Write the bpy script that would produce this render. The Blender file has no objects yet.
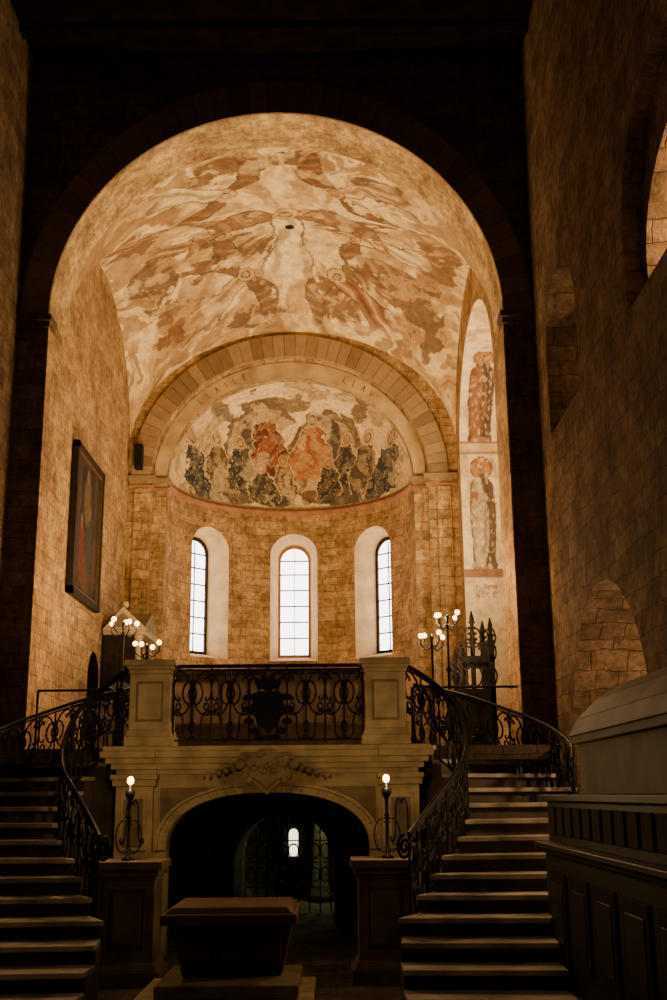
import bpy, bmesh, math, random
from mathutils import Vector, Matrix, noise
random.seed(7)
XC=-0.9            # church axis
XA=-0.97           # apse axis
FL=-0.3            # nave floor
CH=2.2             # choir floor
sc=bpy.context.scene

# ------------------------------------------------------------ materials
def newmat(name):
    m=bpy.data.materials.new(name); m.use_nodes=True
    nt=m.node_tree; b=nt.nodes['Principled BSDF']
    return m,nt,b
def plain(name,col,rough=.7,metal=0,var=.15,nscale=6,bump=.1,emit=0,spec=.5):
    m,nt,b=newmat(name)
    n=nt.nodes.new('ShaderNodeTexNoise'); n.inputs['Scale'].default_value=nscale; n.inputs['Detail'].default_value=6
    g=nt.nodes.new('ShaderNodeNewGeometry'); nt.links.new(g.outputs['Position'],n.inputs['Vector'])
    r=nt.nodes.new('ShaderNodeValToRGB'); nt.links.new(n.outputs['Fac'],r.inputs['Fac'])
    r.color_ramp.elements[0].position=.3; r.color_ramp.elements[1].position=.7
    r.color_ramp.elements[0].color=[c*(1-var) for c in col]+[1]; r.color_ramp.elements[1].color=[min(1,c*(1+var)) for c in col]+[1]
    nt.links.new(r.outputs['Color'],b.inputs['Base Color'])
    b.inputs['Roughness'].default_value=rough; b.inputs['Metallic'].default_value=metal; b.inputs['Specular IOR Level'].default_value=spec
    if bump:
        bp=nt.nodes.new('ShaderNodeBump'); bp.inputs['Strength'].default_value=bump; bp.inputs['Distance'].default_value=.02
        nt.links.new(n.outputs['Fac'],bp.inputs['Height']); nt.links.new(bp.outputs['Normal'],b.inputs['Normal'])
    return m
def glow(name,col,s):
    m,nt,b=newmat(name); b.inputs['Base Color'].default_value=col+(1,)
    b.inputs['Emission Color'].default_value=col+(1,); b.inputs['Emission Strength'].default_value=s
    return m
def math_node(nt,op,a,b=None):
    n=nt.nodes.new('ShaderNodeMath'); n.operation=op
    for i,v in enumerate((a,b)):
        if v is None: continue
        if isinstance(v,(int,float)): n.inputs[i].default_value=v
        else: nt.links.new(v,n.inputs[i])
    return n.outputs[0]
def masonry(name,c1,c2,mortar,bw=.55,rh=.27,cyl=None,ms=.012,bump=.5,stain=.5,wob=.13):
    m,nt,b=newmat(name)
    g=nt.nodes.new('ShaderNodeNewGeometry')
    sp=nt.nodes.new('ShaderNodeSeparateXYZ'); nt.links.new(g.outputs['Position'],sp.inputs[0])
    if cyl:
        dx=math_node(nt,'SUBTRACT',sp.outputs[0],cyl[0]); dy=math_node(nt,'SUBTRACT',sp.outputs[1],cyl[1])
        U=math_node(nt,'MULTIPLY',math_node(nt,'ARCTAN2',dx,dy),cyl[2]); V=sp.outputs[2]
    else:
        sn=nt.nodes.new('ShaderNodeSeparateXYZ'); nt.links.new(g.outputs['True Normal'],sn.inputs[0])
        fx=math_node(nt,'GREATER_THAN',math_node(nt,'ABSOLUTE',sn.outputs[0]),.6)
        mx=nt.nodes.new('ShaderNodeMix'); nt.links.new(fx,mx.inputs[0]); nt.links.new(sp.outputs[0],mx.inputs[2]); nt.links.new(sp.outputs[1],mx.inputs[3])
        fz=math_node(nt,'GREATER_THAN',math_node(nt,'ABSOLUTE',sn.outputs[2]),.75)
        mz=nt.nodes.new('ShaderNodeMix'); nt.links.new(fz,mz.inputs[0]); nt.links.new(sp.outputs[2],mz.inputs[2]); nt.links.new(sp.outputs[1],mz.inputs[3])
        U=mx.outputs[0]; V=mz.outputs[0]
    cb=nt.nodes.new('ShaderNodeCombineXYZ'); nt.links.new(U,cb.inputs[0]); nt.links.new(V,cb.inputs[1])
    nz=nt.nodes.new('ShaderNodeTexNoise'); nz.inputs['Scale'].default_value=2.6; nz.inputs['Detail'].default_value=5; nt.links.new(g.outputs['Position'],nz.inputs['Vector'])
    vm=nt.nodes.new('ShaderNodeVectorMath'); vm.operation='SCALE'; nt.links.new(nz.outputs['Color'],vm.inputs[0]); vm.inputs['Scale'].default_value=wob
    va=nt.nodes.new('ShaderNodeVectorMath'); nt.links.new(cb.outputs[0],va.inputs[0]); nt.links.new(vm.outputs[0],va.inputs[1])
    br=nt.nodes.new('ShaderNodeTexBrick'); nt.links.new(va.outputs[0],br.inputs['Vector'])
    br.squash=.62; br.squash_frequency=3; br.offset=.43
    br.inputs['Scale'].default_value=1; br.inputs['Brick Width'].default_value=bw; br.inputs['Row Height'].default_value=rh
    br.inputs['Mortar Size'].default_value=ms; br.inputs['Mortar Smooth'].default_value=.8
    br.inputs['Color1'].default_value=c1+(1,); br.inputs['Color2'].default_value=c2+(1,); br.inputs['Mortar'].default_value=mortar+(1,)
    n2=nt.nodes.new('ShaderNodeTexNoise'); n2.inputs['Scale'].default_value=1.6; n2.inputs['Detail'].default_value=10; n2.inputs['Roughness'].default_value=.78
    nt.links.new(g.outputs['Position'],n2.inputs['Vector'])
    # worn patches of plaster hide the joints in places
    rp=nt.nodes.new('ShaderNodeValToRGB'); nt.links.new(n2.outputs['Fac'],rp.inputs['Fac'])
    rp.color_ramp.elements[0].position=.37; rp.color_ramp.elements[0].color=(1-stain,1-stain*1.10,1-stain*1.22,1)
    rp.color_ramp.elements[1].position=.63; rp.color_ramp.elements[1].color=(1.25,1.23,1.16,1)
    n4=nt.nodes.new('ShaderNodeTexNoise'); n4.inputs['Scale'].default_value=.8; n4.inputs['Detail'].default_value=7; n4.inputs['Roughness'].default_value=.7
    nt.links.new(g.outputs['Position'],n4.inputs['Vector'])
    r4=nt.nodes.new('ShaderNodeValToRGB'); nt.links.new(n4.outputs['Fac'],r4.inputs['Fac'])
    r4.color_ramp.elements[0].position=.52; r4.color_ramp.elements[0].color=(0,0,0,1); r4.color_ramp.elements[1].position=.62; r4.color_ramp.elements[1].color=(.6,.6,.6,1)
    pm=nt.nodes.new('ShaderNodeMix'); pm.data_type='RGBA'; nt.links.new(r4.outputs['Color'],pm.inputs[0]); nt.links.new(br.outputs['Color'],pm.inputs[6]); pm.inputs[7].default_value=tuple((a+b_)/2*1.05 for a,b_ in zip(c1,c2))+(1,)
    mm=nt.nodes.new('ShaderNodeMix'); mm.data_type='RGBA'; mm.blend_type='MULTIPLY'; mm.inputs[0].default_value=1
    nt.links.new(pm.outputs[2],mm.inputs[6]); nt.links.new(rp.outputs['Color'],mm.inputs[7])
    n3=nt.nodes.new('ShaderNodeTexNoise'); n3.inputs['Scale'].default_value=9; n3.inputs['Detail'].default_value=6; n3.inputs['Roughness'].default_value=.7
    nt.links.new(g.outputs['Position'],n3.inputs['Vector'])
    r3=nt.nodes.new('ShaderNodeValToRGB'); nt.links.new(n3.outputs['Fac'],r3.inputs['Fac'])
    r3.color_ramp.elements[0].position=.38; r3.color_ramp.elements[0].color=(.62,.58,.54,1)
    r3.color_ramp.elements[1].position=.6; r3.color_ramp.elements[1].color=(1.1,1.1,1.1,1)
    m3=nt.nodes.new('ShaderNodeMix'); m3.data_type='RGBA'; m3.blend_type='MULTIPLY'; m3.inputs[0].default_value=1
    nt.links.new(mm.outputs[2],m3.inputs[6]); nt.links.new(r3.outputs['Color'],m3.inputs[7])
    nt.links.new(m3.outputs[2],b.inputs['Base Color']); b.inputs['Roughness'].default_value=.9; b.inputs['Specular IOR Level'].default_value=.25
    h=math_node(nt,'ADD',math_node(nt,'MULTIPLY',br.outputs['Fac'],-1.0),math_node(nt,'MULTIPLY',n2.outputs['Fac'],2.6))
    bp=nt.nodes.new('ShaderNodeBump'); bp.inputs['Strength'].default_value=bump; bp.inputs['Distance'].default_value=.04
    nt.links.new(h,bp.inputs['Height']); nt.links.new(bp.outputs['Normal'],b.inputs['Normal'])
    return m
def fresco(name,scale=5,lo=.55):
    m,nt,b=newmat(name)
    a=nt.nodes.new('ShaderNodeAttribute'); a.attribute_name='Col'
    g=nt.nodes.new('ShaderNodeNewGeometry')
    n=nt.nodes.new('ShaderNodeTexNoise'); n.inputs['Scale'].default_value=scale; n.inputs['Detail'].default_value=10; n.inputs['Roughness'].default_value=.75
    nt.links.new(g.outputs['Position'],n.inputs['Vector'])
    r=nt.nodes.new('ShaderNodeValToRGB'); nt.links.new(n.outputs['Fac'],r.inputs['Fac'])
    r.color_ramp.elements[0].position=.34; r.color_ramp.elements[0].color=(lo,lo*.94,lo*.88,1)
    r.color_ramp.elements[1].position=.58; r.color_ramp.elements[1].color=(1.08,1.08,1.08,1)
    mm=nt.nodes.new('ShaderNodeMix'); mm.data_type='RGBA'; mm.blend_type='MULTIPLY'; mm.inputs[0].default_value=1
    nt.links.new(a.outputs['Color'],mm.inputs[6]); nt.links.new(r.outputs['Color'],mm.inputs[7])
    nt.links.new(mm.outputs[2],b.inputs['Base Color']); b.inputs['Roughness'].default_value=.95; b.inputs['Specular IOR Level'].default_value=.2
    return m

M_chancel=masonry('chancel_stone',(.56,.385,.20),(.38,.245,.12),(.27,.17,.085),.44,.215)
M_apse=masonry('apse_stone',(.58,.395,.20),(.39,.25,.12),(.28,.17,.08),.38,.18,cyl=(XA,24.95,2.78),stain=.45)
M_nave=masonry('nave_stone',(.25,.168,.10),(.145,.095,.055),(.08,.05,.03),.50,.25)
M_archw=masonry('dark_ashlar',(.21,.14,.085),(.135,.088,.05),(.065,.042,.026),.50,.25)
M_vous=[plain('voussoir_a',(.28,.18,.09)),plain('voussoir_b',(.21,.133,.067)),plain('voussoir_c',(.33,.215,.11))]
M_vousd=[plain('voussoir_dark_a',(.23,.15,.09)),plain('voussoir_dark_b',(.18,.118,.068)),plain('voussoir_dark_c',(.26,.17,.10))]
M_plast=plain('cream_plaster',(.66,.47,.23),.9,var=.2,nscale=3)
M_soff=masonry('arch_soffit_plaster',(.62,.46,.26),(.54,.385,.21),(.44,.31,.17),.9,.5,stain=.6,bump=.2)
M_bandp=plain('tan_plaster_band',(.46,.33,.165),.9,var=.3,nscale=2.5)
M_band=plain('red_ochre_stone',(.34,.16,.08),.85,var=.3,nscale=4)
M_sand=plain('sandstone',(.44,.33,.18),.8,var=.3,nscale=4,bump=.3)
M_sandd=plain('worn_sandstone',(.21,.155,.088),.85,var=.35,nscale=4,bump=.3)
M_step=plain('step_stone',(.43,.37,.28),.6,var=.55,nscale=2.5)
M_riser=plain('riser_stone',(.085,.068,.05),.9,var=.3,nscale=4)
M_iron=plain('wrought_iron',(.012,.010,.009),.45,.6,var=.3,nscale=20)
M_wood=plain('dark_wood',(.022,.014,.009),.8,var=.4,nscale=8,spec=.2)
M_stall=plain('stall_wood',(.17,.11,.06),.6,var=.4,nscale=5)
M_black=plain('black_wood',(.010,.008,.007),.8,var=.4,nscale=8,spec=.2)
M_counter=plain('polished_black_wood',(.009,.008,.007),.5,var=.4,nscale=8)
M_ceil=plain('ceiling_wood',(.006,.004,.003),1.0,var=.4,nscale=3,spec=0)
M_floor=masonry('floor_slabs',(.13,.10,.07),(.10,.075,.05),(.05,.04,.03),.7,.7,bump=.2,wob=.03)
M_crypt=masonry('crypt_stone',(.14,.13,.08),(.10,.09,.06),(.04,.04,.03),.5,.25)
M_tomb=plain('tomb_stone',(.14,.12,.085),.7,var=.35,nscale=2)
M_sarc=plain('sarcophagus_stone',(.12,.062,.038),.6,var=.3,nscale=4)
M_gold=plain('gilding',(.16,.09,.03),.5,.6)
M_glass=glow('daylight_glass',(1.0,.92,.90),6.5)
M_nichefill=glow('niche_fill_glow',(1.0,.84,.50),10)  # emission for the added pane that lights the niche
M_cglass=glow('crypt_glass',(1.0,.88,.62),3)
M_bulb=glow('lamp_globe',(1.0,.64,.25),7)
M_flame=glow('candle_bulb',(1.0,.60,.22),12)

# ------------------------------------------------------------ mesh builder
def link(o,parent=None):
    sc.collection.objects.link(o)
    if parent: o.parent=parent
    return o
class MB:
    def __init__(s,name): s.n=name; s.v=[]; s.f=[]; s.m=[]; s.sm=[]; s.mats=[]
    def mi(s,mat):
        if mat not in s.mats: s.mats.append(mat)
        return s.mats.index(mat)
    def add(s,v,f,mat,smooth=False):
        o=len(s.v); s.v+= [tuple(p) for p in v]
        for q in f: s.f.append([i+o for i in q]); s.m.append(s.mi(mat)); s.sm.append(smooth)
    def prism(s,A,B,mat,caps=True,smooth=False):
        n=len(A); f=[[i,(i+1)%n,n+(i+1)%n,n+i] for i in range(n)]
        if caps: f+= [list(range(n))[::-1],list(range(n,2*n))]
        s.add(list(A)+list(B),f,mat,smooth)
    def box(s,x0,x1,y0,y1,z0,z1,mat,t=0):
        A=[(x0,y0,z0),(x1,y0,z0),(x1,y1,z0),(x0,y1,z0)]
        B=[(x0+t,y0+t,z1),(x1-t,y0+t,z1),(x1-t,y1-t,z1),(x0+t,y1-t,z1)]
        s.prism(A,B,mat)
    def lathe(s,cx,cy,prof,mat,n=16):
        v=[];f=[]
        for r,z in prof:
            for i in range(n):
                a=2*math.pi*i/n; v.append((cx+r*math.cos(a),cy+r*math.sin(a),z))
        for j in range(len(prof)-1):
            for i in range(n): f.append([j*n+i,j*n+(i+1)%n,(j+1)*n+(i+1)%n,(j+1)*n+i])
        f.append(list(range(n))[::-1]); f.append([(len(prof)-1)*n+i for i in range(n)])
        s.add(v,f,mat,True)
    def sphere(s,c,r,mat,n=12,sz=1):
        k=n//2; prof=[(max(.0005,r*math.sin(math.pi*i/k)),c[2]-r*sz*math.cos(math.pi*i/k)) for i in range(k+1)]
        s.lathe(c[0],c[1],prof,mat,n)
    def build(s,parent=None,bevel=0):
        me=bpy.data.meshes.new(s.n); me.from_pydata(s.v,[],s.f)
        for m in s.mats: me.materials.append(m)
        for p,mi,sm in zip(me.polygons,s.m,s.sm): p.material_index=mi; p.use_smooth=sm
        bm=bmesh.new(); bm.from_mesh(me); bmesh.ops.recalc_face_normals(bm,faces=bm.faces); bm.to_mesh(me); bm.free()
        o=bpy.data.objects.new(s.n,me); link(o,parent)
        if bevel:
            b=o.modifiers.new('bevel','BEVEL'); b.width=bevel; b.segments=2; b.limit_method='ANGLE'
        return o
def empty(name,loc=(0,0,0)):
    e=bpy.data.objects.new(name,None); e.empty_display_size=.2; link(e); return e
def curves(name,lines,mat,r=.011,parent=None,cyc=None):
    cu=bpy.data.curves.new(name,'CURVE'); cu.dimensions='3D'; cu.bevel_depth=r; cu.bevel_resolution=1; cu.use_fill_caps=True
    for L in lines:
        sp=cu.splines.new('POLY'); sp.points.add(len(L)-1)
        for p,q in zip(sp.points,L): p.co=(q[0],q[1],q[2],1)
    cu.materials.append(mat)
    return link(bpy.data.objects.new(name,cu),parent)
def boolcut(o,cutters):
    for c in cutters:
        m=o.modifiers.new('cut','BOOLEAN'); m.operation='DIFFERENCE'; m.object=c; m.solver='EXACT'
        try: m.material_mode='TRANSFER'
        except Exception: pass
    bpy.context.view_layer.update()
    dg=bpy.context.evaluated_depsgraph_get()
    me=bpy.data.meshes.new_from_object(o.evaluated_get(dg))
    o.modifiers.clear(); o.data=me
    for c in cutters: bpy.data.objects.remove(c)
def arc(cx,h,zs,rise,n=32,p=1.0):
    out=[]
    for i in range(n+1):
        a=math.pi*i/n; c=math.cos(a); s_=math.sin(a)
        out.append((cx+h*math.copysign(abs(c)**p,c),zs+rise*abs(s_)**p))
    return out
def archprof(cx,h,zb,zs,rise,n=32,p=1.0): return [(cx+h,zb)]+arc(cx,h,zs,rise,n,p)+[(cx-h,zb)]
def archwall(mb,x0,x1,zb,zt,cx,h,zs,rise,y0,y1,mat,p=1.0,n=40):
    P=arc(cx,h,zs,rise,n,p)
    def pr(poly): mb.prism([(a,y0,b) for a,b in poly],[(a,y1,b) for a,b in poly],mat)
    pr([(cx+h,zb),(x1,zb),(x1,zs),(cx+h,zs)]); pr([(x0,zb),(cx-h,zb),(cx-h,zs),(x0,zs)])
    poly=[(x1,zs),(x1,zt),(x0,zt),(x0,zs)]+P[::-1]
    pr(poly)
def ring(mb,cx,R0,H0,R1,H1,zs,y0,y1,mats,n=31,gap=.004):
    for i in range(n):
        a0=math.pi*i/n+gap; a1=math.pi*(i+1)/n-gap
        pts=[]
        k=3
        for j in range(k+1):
            a=a0+(a1-a0)*j/k; pts.append((cx+R1*math.cos(a),zs+H1*math.sin(a)))
        for j in range(k,-1,-1):
            a=a0+(a1-a0)*j/k; pts.append((cx+R0*math.cos(a),zs+H0*math.sin(a)))
        mb.prism([(a,y0,b) for a,b in pts],[(a,y1,b) for a,b in pts],random.choice(mats))

# ------------------------------------------------------------ nave shell
mb=MB('floor'); mb.box(-9,8,-4,14.9,FL-.2,FL,M_floor); mb.build()
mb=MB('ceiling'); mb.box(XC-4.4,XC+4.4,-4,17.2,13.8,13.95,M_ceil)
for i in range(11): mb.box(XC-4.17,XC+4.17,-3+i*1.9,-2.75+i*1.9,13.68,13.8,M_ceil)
mb.build()
def yz_cutter(x0,x1,cy,h,zb,zs,rise,mat):
    P=archprof(cy,h,zb,zs,rise); c=MB('cutter'); c.prism([(x0,a,b) for a,b in P],[(x1,a,b) for a,b in P],mat); return c.build()
for sgn,nm in ((1,'wall_right'),(-1,'wall_left')):
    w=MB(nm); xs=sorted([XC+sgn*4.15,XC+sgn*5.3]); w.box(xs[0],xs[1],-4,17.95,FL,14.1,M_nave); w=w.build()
    a,b=(XC+sgn*3.9,XC+sgn*5.6)
    cs=[yz_cutter(a,b,15.15,1.05,6.75,7.95,1.0,M_nave),yz_cutter(a,b,9.95,1.5,6.7,7.2,1.1,M_nave),
        yz_cutter(a,XC+sgn*4.36,9.95,1.66,6.7,7.5,1.45,M_nave),
        yz_cutter(a,b,4.5,1.35,6.7,7.55,1.15,M_nave),yz_cutter(a,b,13.8,1.95,FL+.0,2.25,1.85,M_nave)]
    boolcut(w,cs)
    g=MB('wall_'+('right' if sgn>0 else 'left')+'_aisle')
    xs=sorted([XC+sgn*7.6,XC+sgn*7.9]); g.box(xs[0],xs[1],-4,17.95,FL,11,M_nave)
    xs=sorted([XC+sgn*5.3,XC+sgn*7.6]); g.box(xs[0],xs[1],-4,17.95,6.1,6.5,M_nave); g.box(xs[0],xs[1],-4,17.95,10.6,10.9,M_nave)
    g.box(xs[0],xs[1],17.6,17.95,FL,11,M_nave)
    g.build()
    c=MB('gallery_column')
    for yy,zt in ((15.15,8.9),(9.95,8.3)):
        x=XC+sgn*4.75
        c.lathe(x,yy,[(.2,6.7),(.2,6.85),(.14,6.92),(.12,7.7),(.14,7.75),(.22,7.95),(.22,8.05)],M_nave)
        c.box(x-.2,x+.2,yy-.12,yy+.12,8.05,zt,M_nave)
    c.build()

# chancel arch wall
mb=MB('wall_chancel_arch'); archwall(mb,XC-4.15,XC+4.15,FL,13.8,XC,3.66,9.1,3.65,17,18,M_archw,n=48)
mb.build()
mb=MB('trim_chancel_arch_soffit')
P=arc(XC,3.655,9.1,3.645,48)
v=[];f=[]
for i,(a,b) in enumerate(P): v+=[(a,17.0,b),(a,18.03,b)]
for i in range(len(P)-1): f.append([2*i,2*i+1,2*i+3,2*i+2])
mb.add(v,f,M_soff,True)
mb.build()
mb=MB('trim_pier_reveals')
for sg in (-1,1):
    xs=sorted([XC+sg*3.645,XC+sg*3.66]); mb.box(xs[0],xs[1],16.995,18.01,CH,9.1,M_chancel)
mb.build()
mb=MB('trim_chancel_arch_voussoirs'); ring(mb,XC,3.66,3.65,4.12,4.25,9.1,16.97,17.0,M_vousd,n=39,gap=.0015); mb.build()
mb=MB('trim_imposts')
for sg in (-1,1):
    for z0,z1,p in ((8.9,9.0,.04),(9.0,9.1,.08)):
        xs=sorted([XC+sg*3.60,XC+sg*4.15]) if p>.05 else sorted([XC+sg*3.63,XC+sg*4.15])
        mb.box(xs[0],xs[1],17-p,17.35,z0,z1,M_archw)
mb.build()

# ------------------------------------------------------------ chancel
mb=MB('floor_choir'); mb.box(XC-3.66,XC+3.66,15.0,28.0,CH-.18,CH,M_floor); mb.build()
mb=MB('wall_choir_front')
for sg in (-1,1):
    xs=sorted([XC+sg*1.95,XC+sg*4.15]); mb.box(xs[0],xs[1],16.92,17.0,FL,CH,M_riser)
mb.build()
w=MB('wall_chancel_left'); w.box(XC-4.9,XC-3.66,18,24.9,FL,12.9,M_chancel); w=w.build()
boolcut(w,[yz_cutter(XC-4.4,XC-3.4,21.6,.5,CH+.002,3.75,.5,M_black)])
w=MB('wall_chancel_right'); w.box(XC+3.66,XC+5.5,18,24.9,FL,12.9,M_chancel); w=w.build()
NY,NH,NZ,NR=21.05,2.75,8.6,2.25
boolcut(w,[yz_cutter(XC+3.4,XC+4.96,NY,NH,CH+.002,NZ,NR,M_plast)])
def painted_grid(name,rows,colf,mat,parent=None,smooth=True):
    nr=len(rows); nc=len(rows[0]); v=[p for r in rows for p in r]
    f=[[i*nc+j,i*nc+j+1,(i+1)*nc+j+1,(i+1)*nc+j] for i in range(nr-1) for j in range(nc-1)]
    me=bpy.data.meshes.new(name); me.from_pydata(v,[],f); me.materials.append(mat)
    ca=me.color_attributes.new('Col','FLOAT_COLOR','POINT')
    for i,p in enumerate(v):
        c=colf(i//nc,i%nc,p); ca.data[i].color=(c[0],c[1],c[2],1)
    for p in me.polygons: p.use_smooth=smooth
    return link(bpy.data.objects.new(name,me),parent)
def lerp(a,b,t): return tuple(a[i]+(b[i]-a[i])*t for i in range(3))
def ss(a,b,x):
    t=max(0,min(1,(x-a)/(b-a))); return t*t*(3-2*t)
def fbm(x,y,z,o=4):
    return noise.fractal(Vector((x,y,z)),.9,2.1,o)
def contrast(c,k=1.35,pivot=.60):
    L=max(1e-4,.3*c[0]+.59*c[1]+.11*c[2]); f=(L/pivot)**(k-1)
    return (c[0]*f,c[1]*f*1.01,c[2]*f*.96)
M_fr=fresco('fresco_plaster',6,.7)
prof=[(NY+NH-.012,z) for z in [CH+ (NZ-CH)*i/240 for i in range(241)]]
prof+=[(a if abs(a-NY)<NH-.02 else a-.012*math.copysign(1,a-NY),b-.012) for a,b in arc(NY,NH,NZ,NR,150)][1:]
prof+=[(NY-NH+.012,CH+.01)]
rows=[[(XC+3.665+1.28*j/80,a,b) for j in range(81)] for a,b in prof]
cream=(.80,.68,.46)
def figure_col(c,u,z,u0,z0,w,h,robe,cloak,halo,line=(.15,.09,.06)):
    a=(u-u0)/w; b=(z-z0)/h; n=fbm(u*5,z*4,2); n2=fbm(u*14,z*9,5)
    hz=z0+h*.895; d=math.hypot(u-u0,z-hz)
    if d<.095*h: c=halo
    if .085*h<d<.10*h: c=lerp(halo,line,.8)
    def hw(b):
        if b<.06: return .40
        if b<.5: return .36+.06*(b-.06)/.44
        if b<.74: return .42-.04*(b-.5)/.24
        return max(.07,.38*(1-((b-.74)/.09)**2))
    if 0<b<.845:
        H=hw(b)+.025*n
        if abs(a)<H:
            split=.02+.20*math.sin(b*4.2)
            base=robe if a<split else cloak
            k=math.sin(a*14+.9*math.sin(b*6)+n*1.2)
            c=lerp(base,tuple(q*.55 for q in base),.7*ss(.5,.95,k))
            c=lerp(c,tuple(min(1,q*1.35) for q in base),.5*ss(.5,.95,-k))
            if abs(a)>H-.06 or abs(a-split)<.022: c=lerp(c,line,.85)
        if abs((b-.60)-(a*.25))<.022 and -.36<a<.10: c=lerp(robe,line,.35)
        if math.hypot(a*w-.10*w,(b-.63)*h)<.024*h: c=(.50,.32,.19)
        if -.36<a<-.12 and .60<b<.69: c=lerp((.35,.16,.08),line,.3 if (abs(a+.24)>.09 or abs(b-.645)>.035) else 0)
    if 0<b<.03 and abs(a)<.26: c=lerp((.45,.28,.16),line,.3)
    if ((u-u0)/.050)**2+((z-hz)/.085)**2<(h/2.3)**2: c=(.19,.11,.065)
    if ((u-u0)/.038)**2+((z-hz+.004)/.062)**2<(h/2.3)**2: c=(.56,.37,.22)
    if ((u-u0)/.034)**2+((z-hz+.055)/.05)**2<(h/2.3)**2: c=(.24,.15,.09)
    for e in (-.017,.017):
        if math.hypot(u-u0-e,z-hz-.008)<.009: c=line
    c=lerp(c,cream,.5*ss(.30,.42,n2))
    return c
def nichecol(i,j,p):
    x,y,z=p; c=lerp(cream,(.58,.43,.25),ss(-.1,.6,fbm(x*2,y*2,z*1.5)))
    if y>NY+.5:
        s_=z if z<8.61 else 8.61+ (NY+NH-y)*.8+(z-8.61)*.75
        if s_>8.95: c=figure_col(c,x,s_,3.2,8.98,.66,2.3,(.26,.125,.07),(.11,.075,.055),(.40,.20,.09))
        if s_>11.3: c=lerp(c,(.38,.24,.14),.5*ss(-.1,.3,fbm(x*3,y*3,2)))
        if 8.74<s_<8.96: c=(.33,.17,.09) if abs(s_-8.85)>.06 else (.62,.46,.28)
        c=figure_col(c,x,s_,3.21,6.2,.66,2.5,(.44,.34,.22),(.14,.095,.065),(.46,.22,.08)) if s_<8.74 else c
        if 6.02<s_<6.2: c=(.30,.17,.10)
    if z<6.02: c=lerp(c,(.66,.47,.27),.5+.4*fbm(x*3,0,z*3))
    if 5.6<z<5.9 and 3.0<x<3.5 and fbm(x*9,2,z*9)>.1: c=(.45,.28,.17)
    return c
painted_grid('wall_niche_lining',rows,nichecol,M_fr)
mb=MB('window_4'); P=archprof(NY+.3,.75,4.4,8.2,.75); x=XC+4.94  # glowing pane added out of view to brighten the painted niche jamb
mb.prism([(x,a,b) for a,b in P],[(x+.01,a,b) for a,b in P],M_nichefill)
for z in (5,5.6,6.2,6.8,7.4,8.0): mb.box(x-.03,x,NY-.45,NY+1.05,z,z+.04,M_black)
mb.box(x-.03,x,NY+.28,NY+.32,4.4,8.95,M_black)
mb.build()

# east wall with stepped apse arch
ZS=8.49
Mf=lambda n,c: plain(n,c,.9,var=.3,nscale=9,bump=0)
mb=MB('wall_east'); 
archwall(mb,XC-3.66,XC+3.66,FL,12.9,XA,3.08,ZS,2.8,24.4,24.65,M_chancel,n=48)
archwall(mb,XC-3.66,XC+3.66,FL,12.9,XA,2.78,ZS,2.4,24.65,24.95,M_chancel,n=48)
mb.build()
mb=MB('trim_apse_arch_voussoirs'); ring(mb,XA,3.08,2.8,3.52,3.32,ZS,24.33,24.4,M_vous,n=41,gap=.0015); mb.build()
mb=MB('trim_apse_arch_plaster_band')
ring(mb,XA,2.78,2.4,3.05,2.77,ZS,24.64,24.652,[M_bandp],n=40,gap=0)
f_let=Mf('painted_letter_red',(.28,.13,.065))
for i in range(30):
    a=math.radians(22+136*i/29)
    if 66<math.degrees(a)<108 or math.degrees(a)<50 or math.degrees(a)>135: continue
    R=2.915; H=2.585; cx=XA+R*math.cos(a); cz=ZS+H*math.sin(a)
    up=(math.cos(a),math.sin(a)); rt=(up[1],-up[0])
    kinds=random.choice(['I','A','T','L','O','V','E'])
    st={'I':[(0,-1,0,1)],'A':[(-.6,-1,0,1),(.6,-1,0,1),(-.3,-.2,.3,-.2)],'T':[(0,-1,0,1),(-.6,1,.6,1)],'L':[(-.5,-1,-.5,1),(-.5,-1,.5,-1)],
        'O':[(-.5,-.8,-.5,.8),(.5,-.8,.5,.8),(-.5,.9,.5,.9),(-.5,-.9,.5,-.9)],'V':[(-.6,1,0,-1),(.6,1,0,-1)],'E':[(-.5,-1,-.5,1),(-.5,1,.5,1),(-.5,0,.3,0),(-.5,-1,.5,-1)]}[kinds]
    for (x0,y0,x1,y1) in st:
        s_=.07
        A=(cx+s_*(x0*rt[0]+y0*up[0]),cz+s_*(x0*rt[1]+y0*up[1])); B=(cx+s_*(x1*rt[0]+y1*up[0]),cz+s_*(x1*rt[1]+y1*up[1]))
        d=Vector((B[0]-A[0],B[1]-A[1])).normalized()*.012; n_=(-d[1],d[0])
        q=[(A[0]+n_[0],A[1]+n_[1]),(B[0]+n_[0],B[1]+n_[1]),(B[0]-n_[0],B[1]-n_[1]),(A[0]-n_[0],A[1]-n_[1])]
        mb.prism([(a_,24.639,b_) for a_,b_ in q],[(a_,24.634,b_) for a_,b_ in q],f_let)
mb.build()
mb=MB('trim_apse_pier_capitals')
for sg in (-1,1):
    for z0,z1,p,m in ((8.22,8.28,.05,M_band),(8.28,8.38,.03,M_chancel),(8.38,8.49,.1,M_vous[0])):
        xs=sorted([XA+sg*(3.08-p),XC+sg*3.645]); mb.box(xs[0],xs[1],24.4-p,24.5,z0,z1,m)
        xs=sorted([XA+sg*(2.78-p),XA+sg*3.08]); mb.box(xs[0],xs[1],24.65-p,24.8,z0,z1,m)
    xs=sorted([XC+sg*3.2,XC+sg*3.5]); mb.box(xs[0],xs[1],24.34,24.4,CH,8.2,M_chancel)
mb.build()

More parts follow.
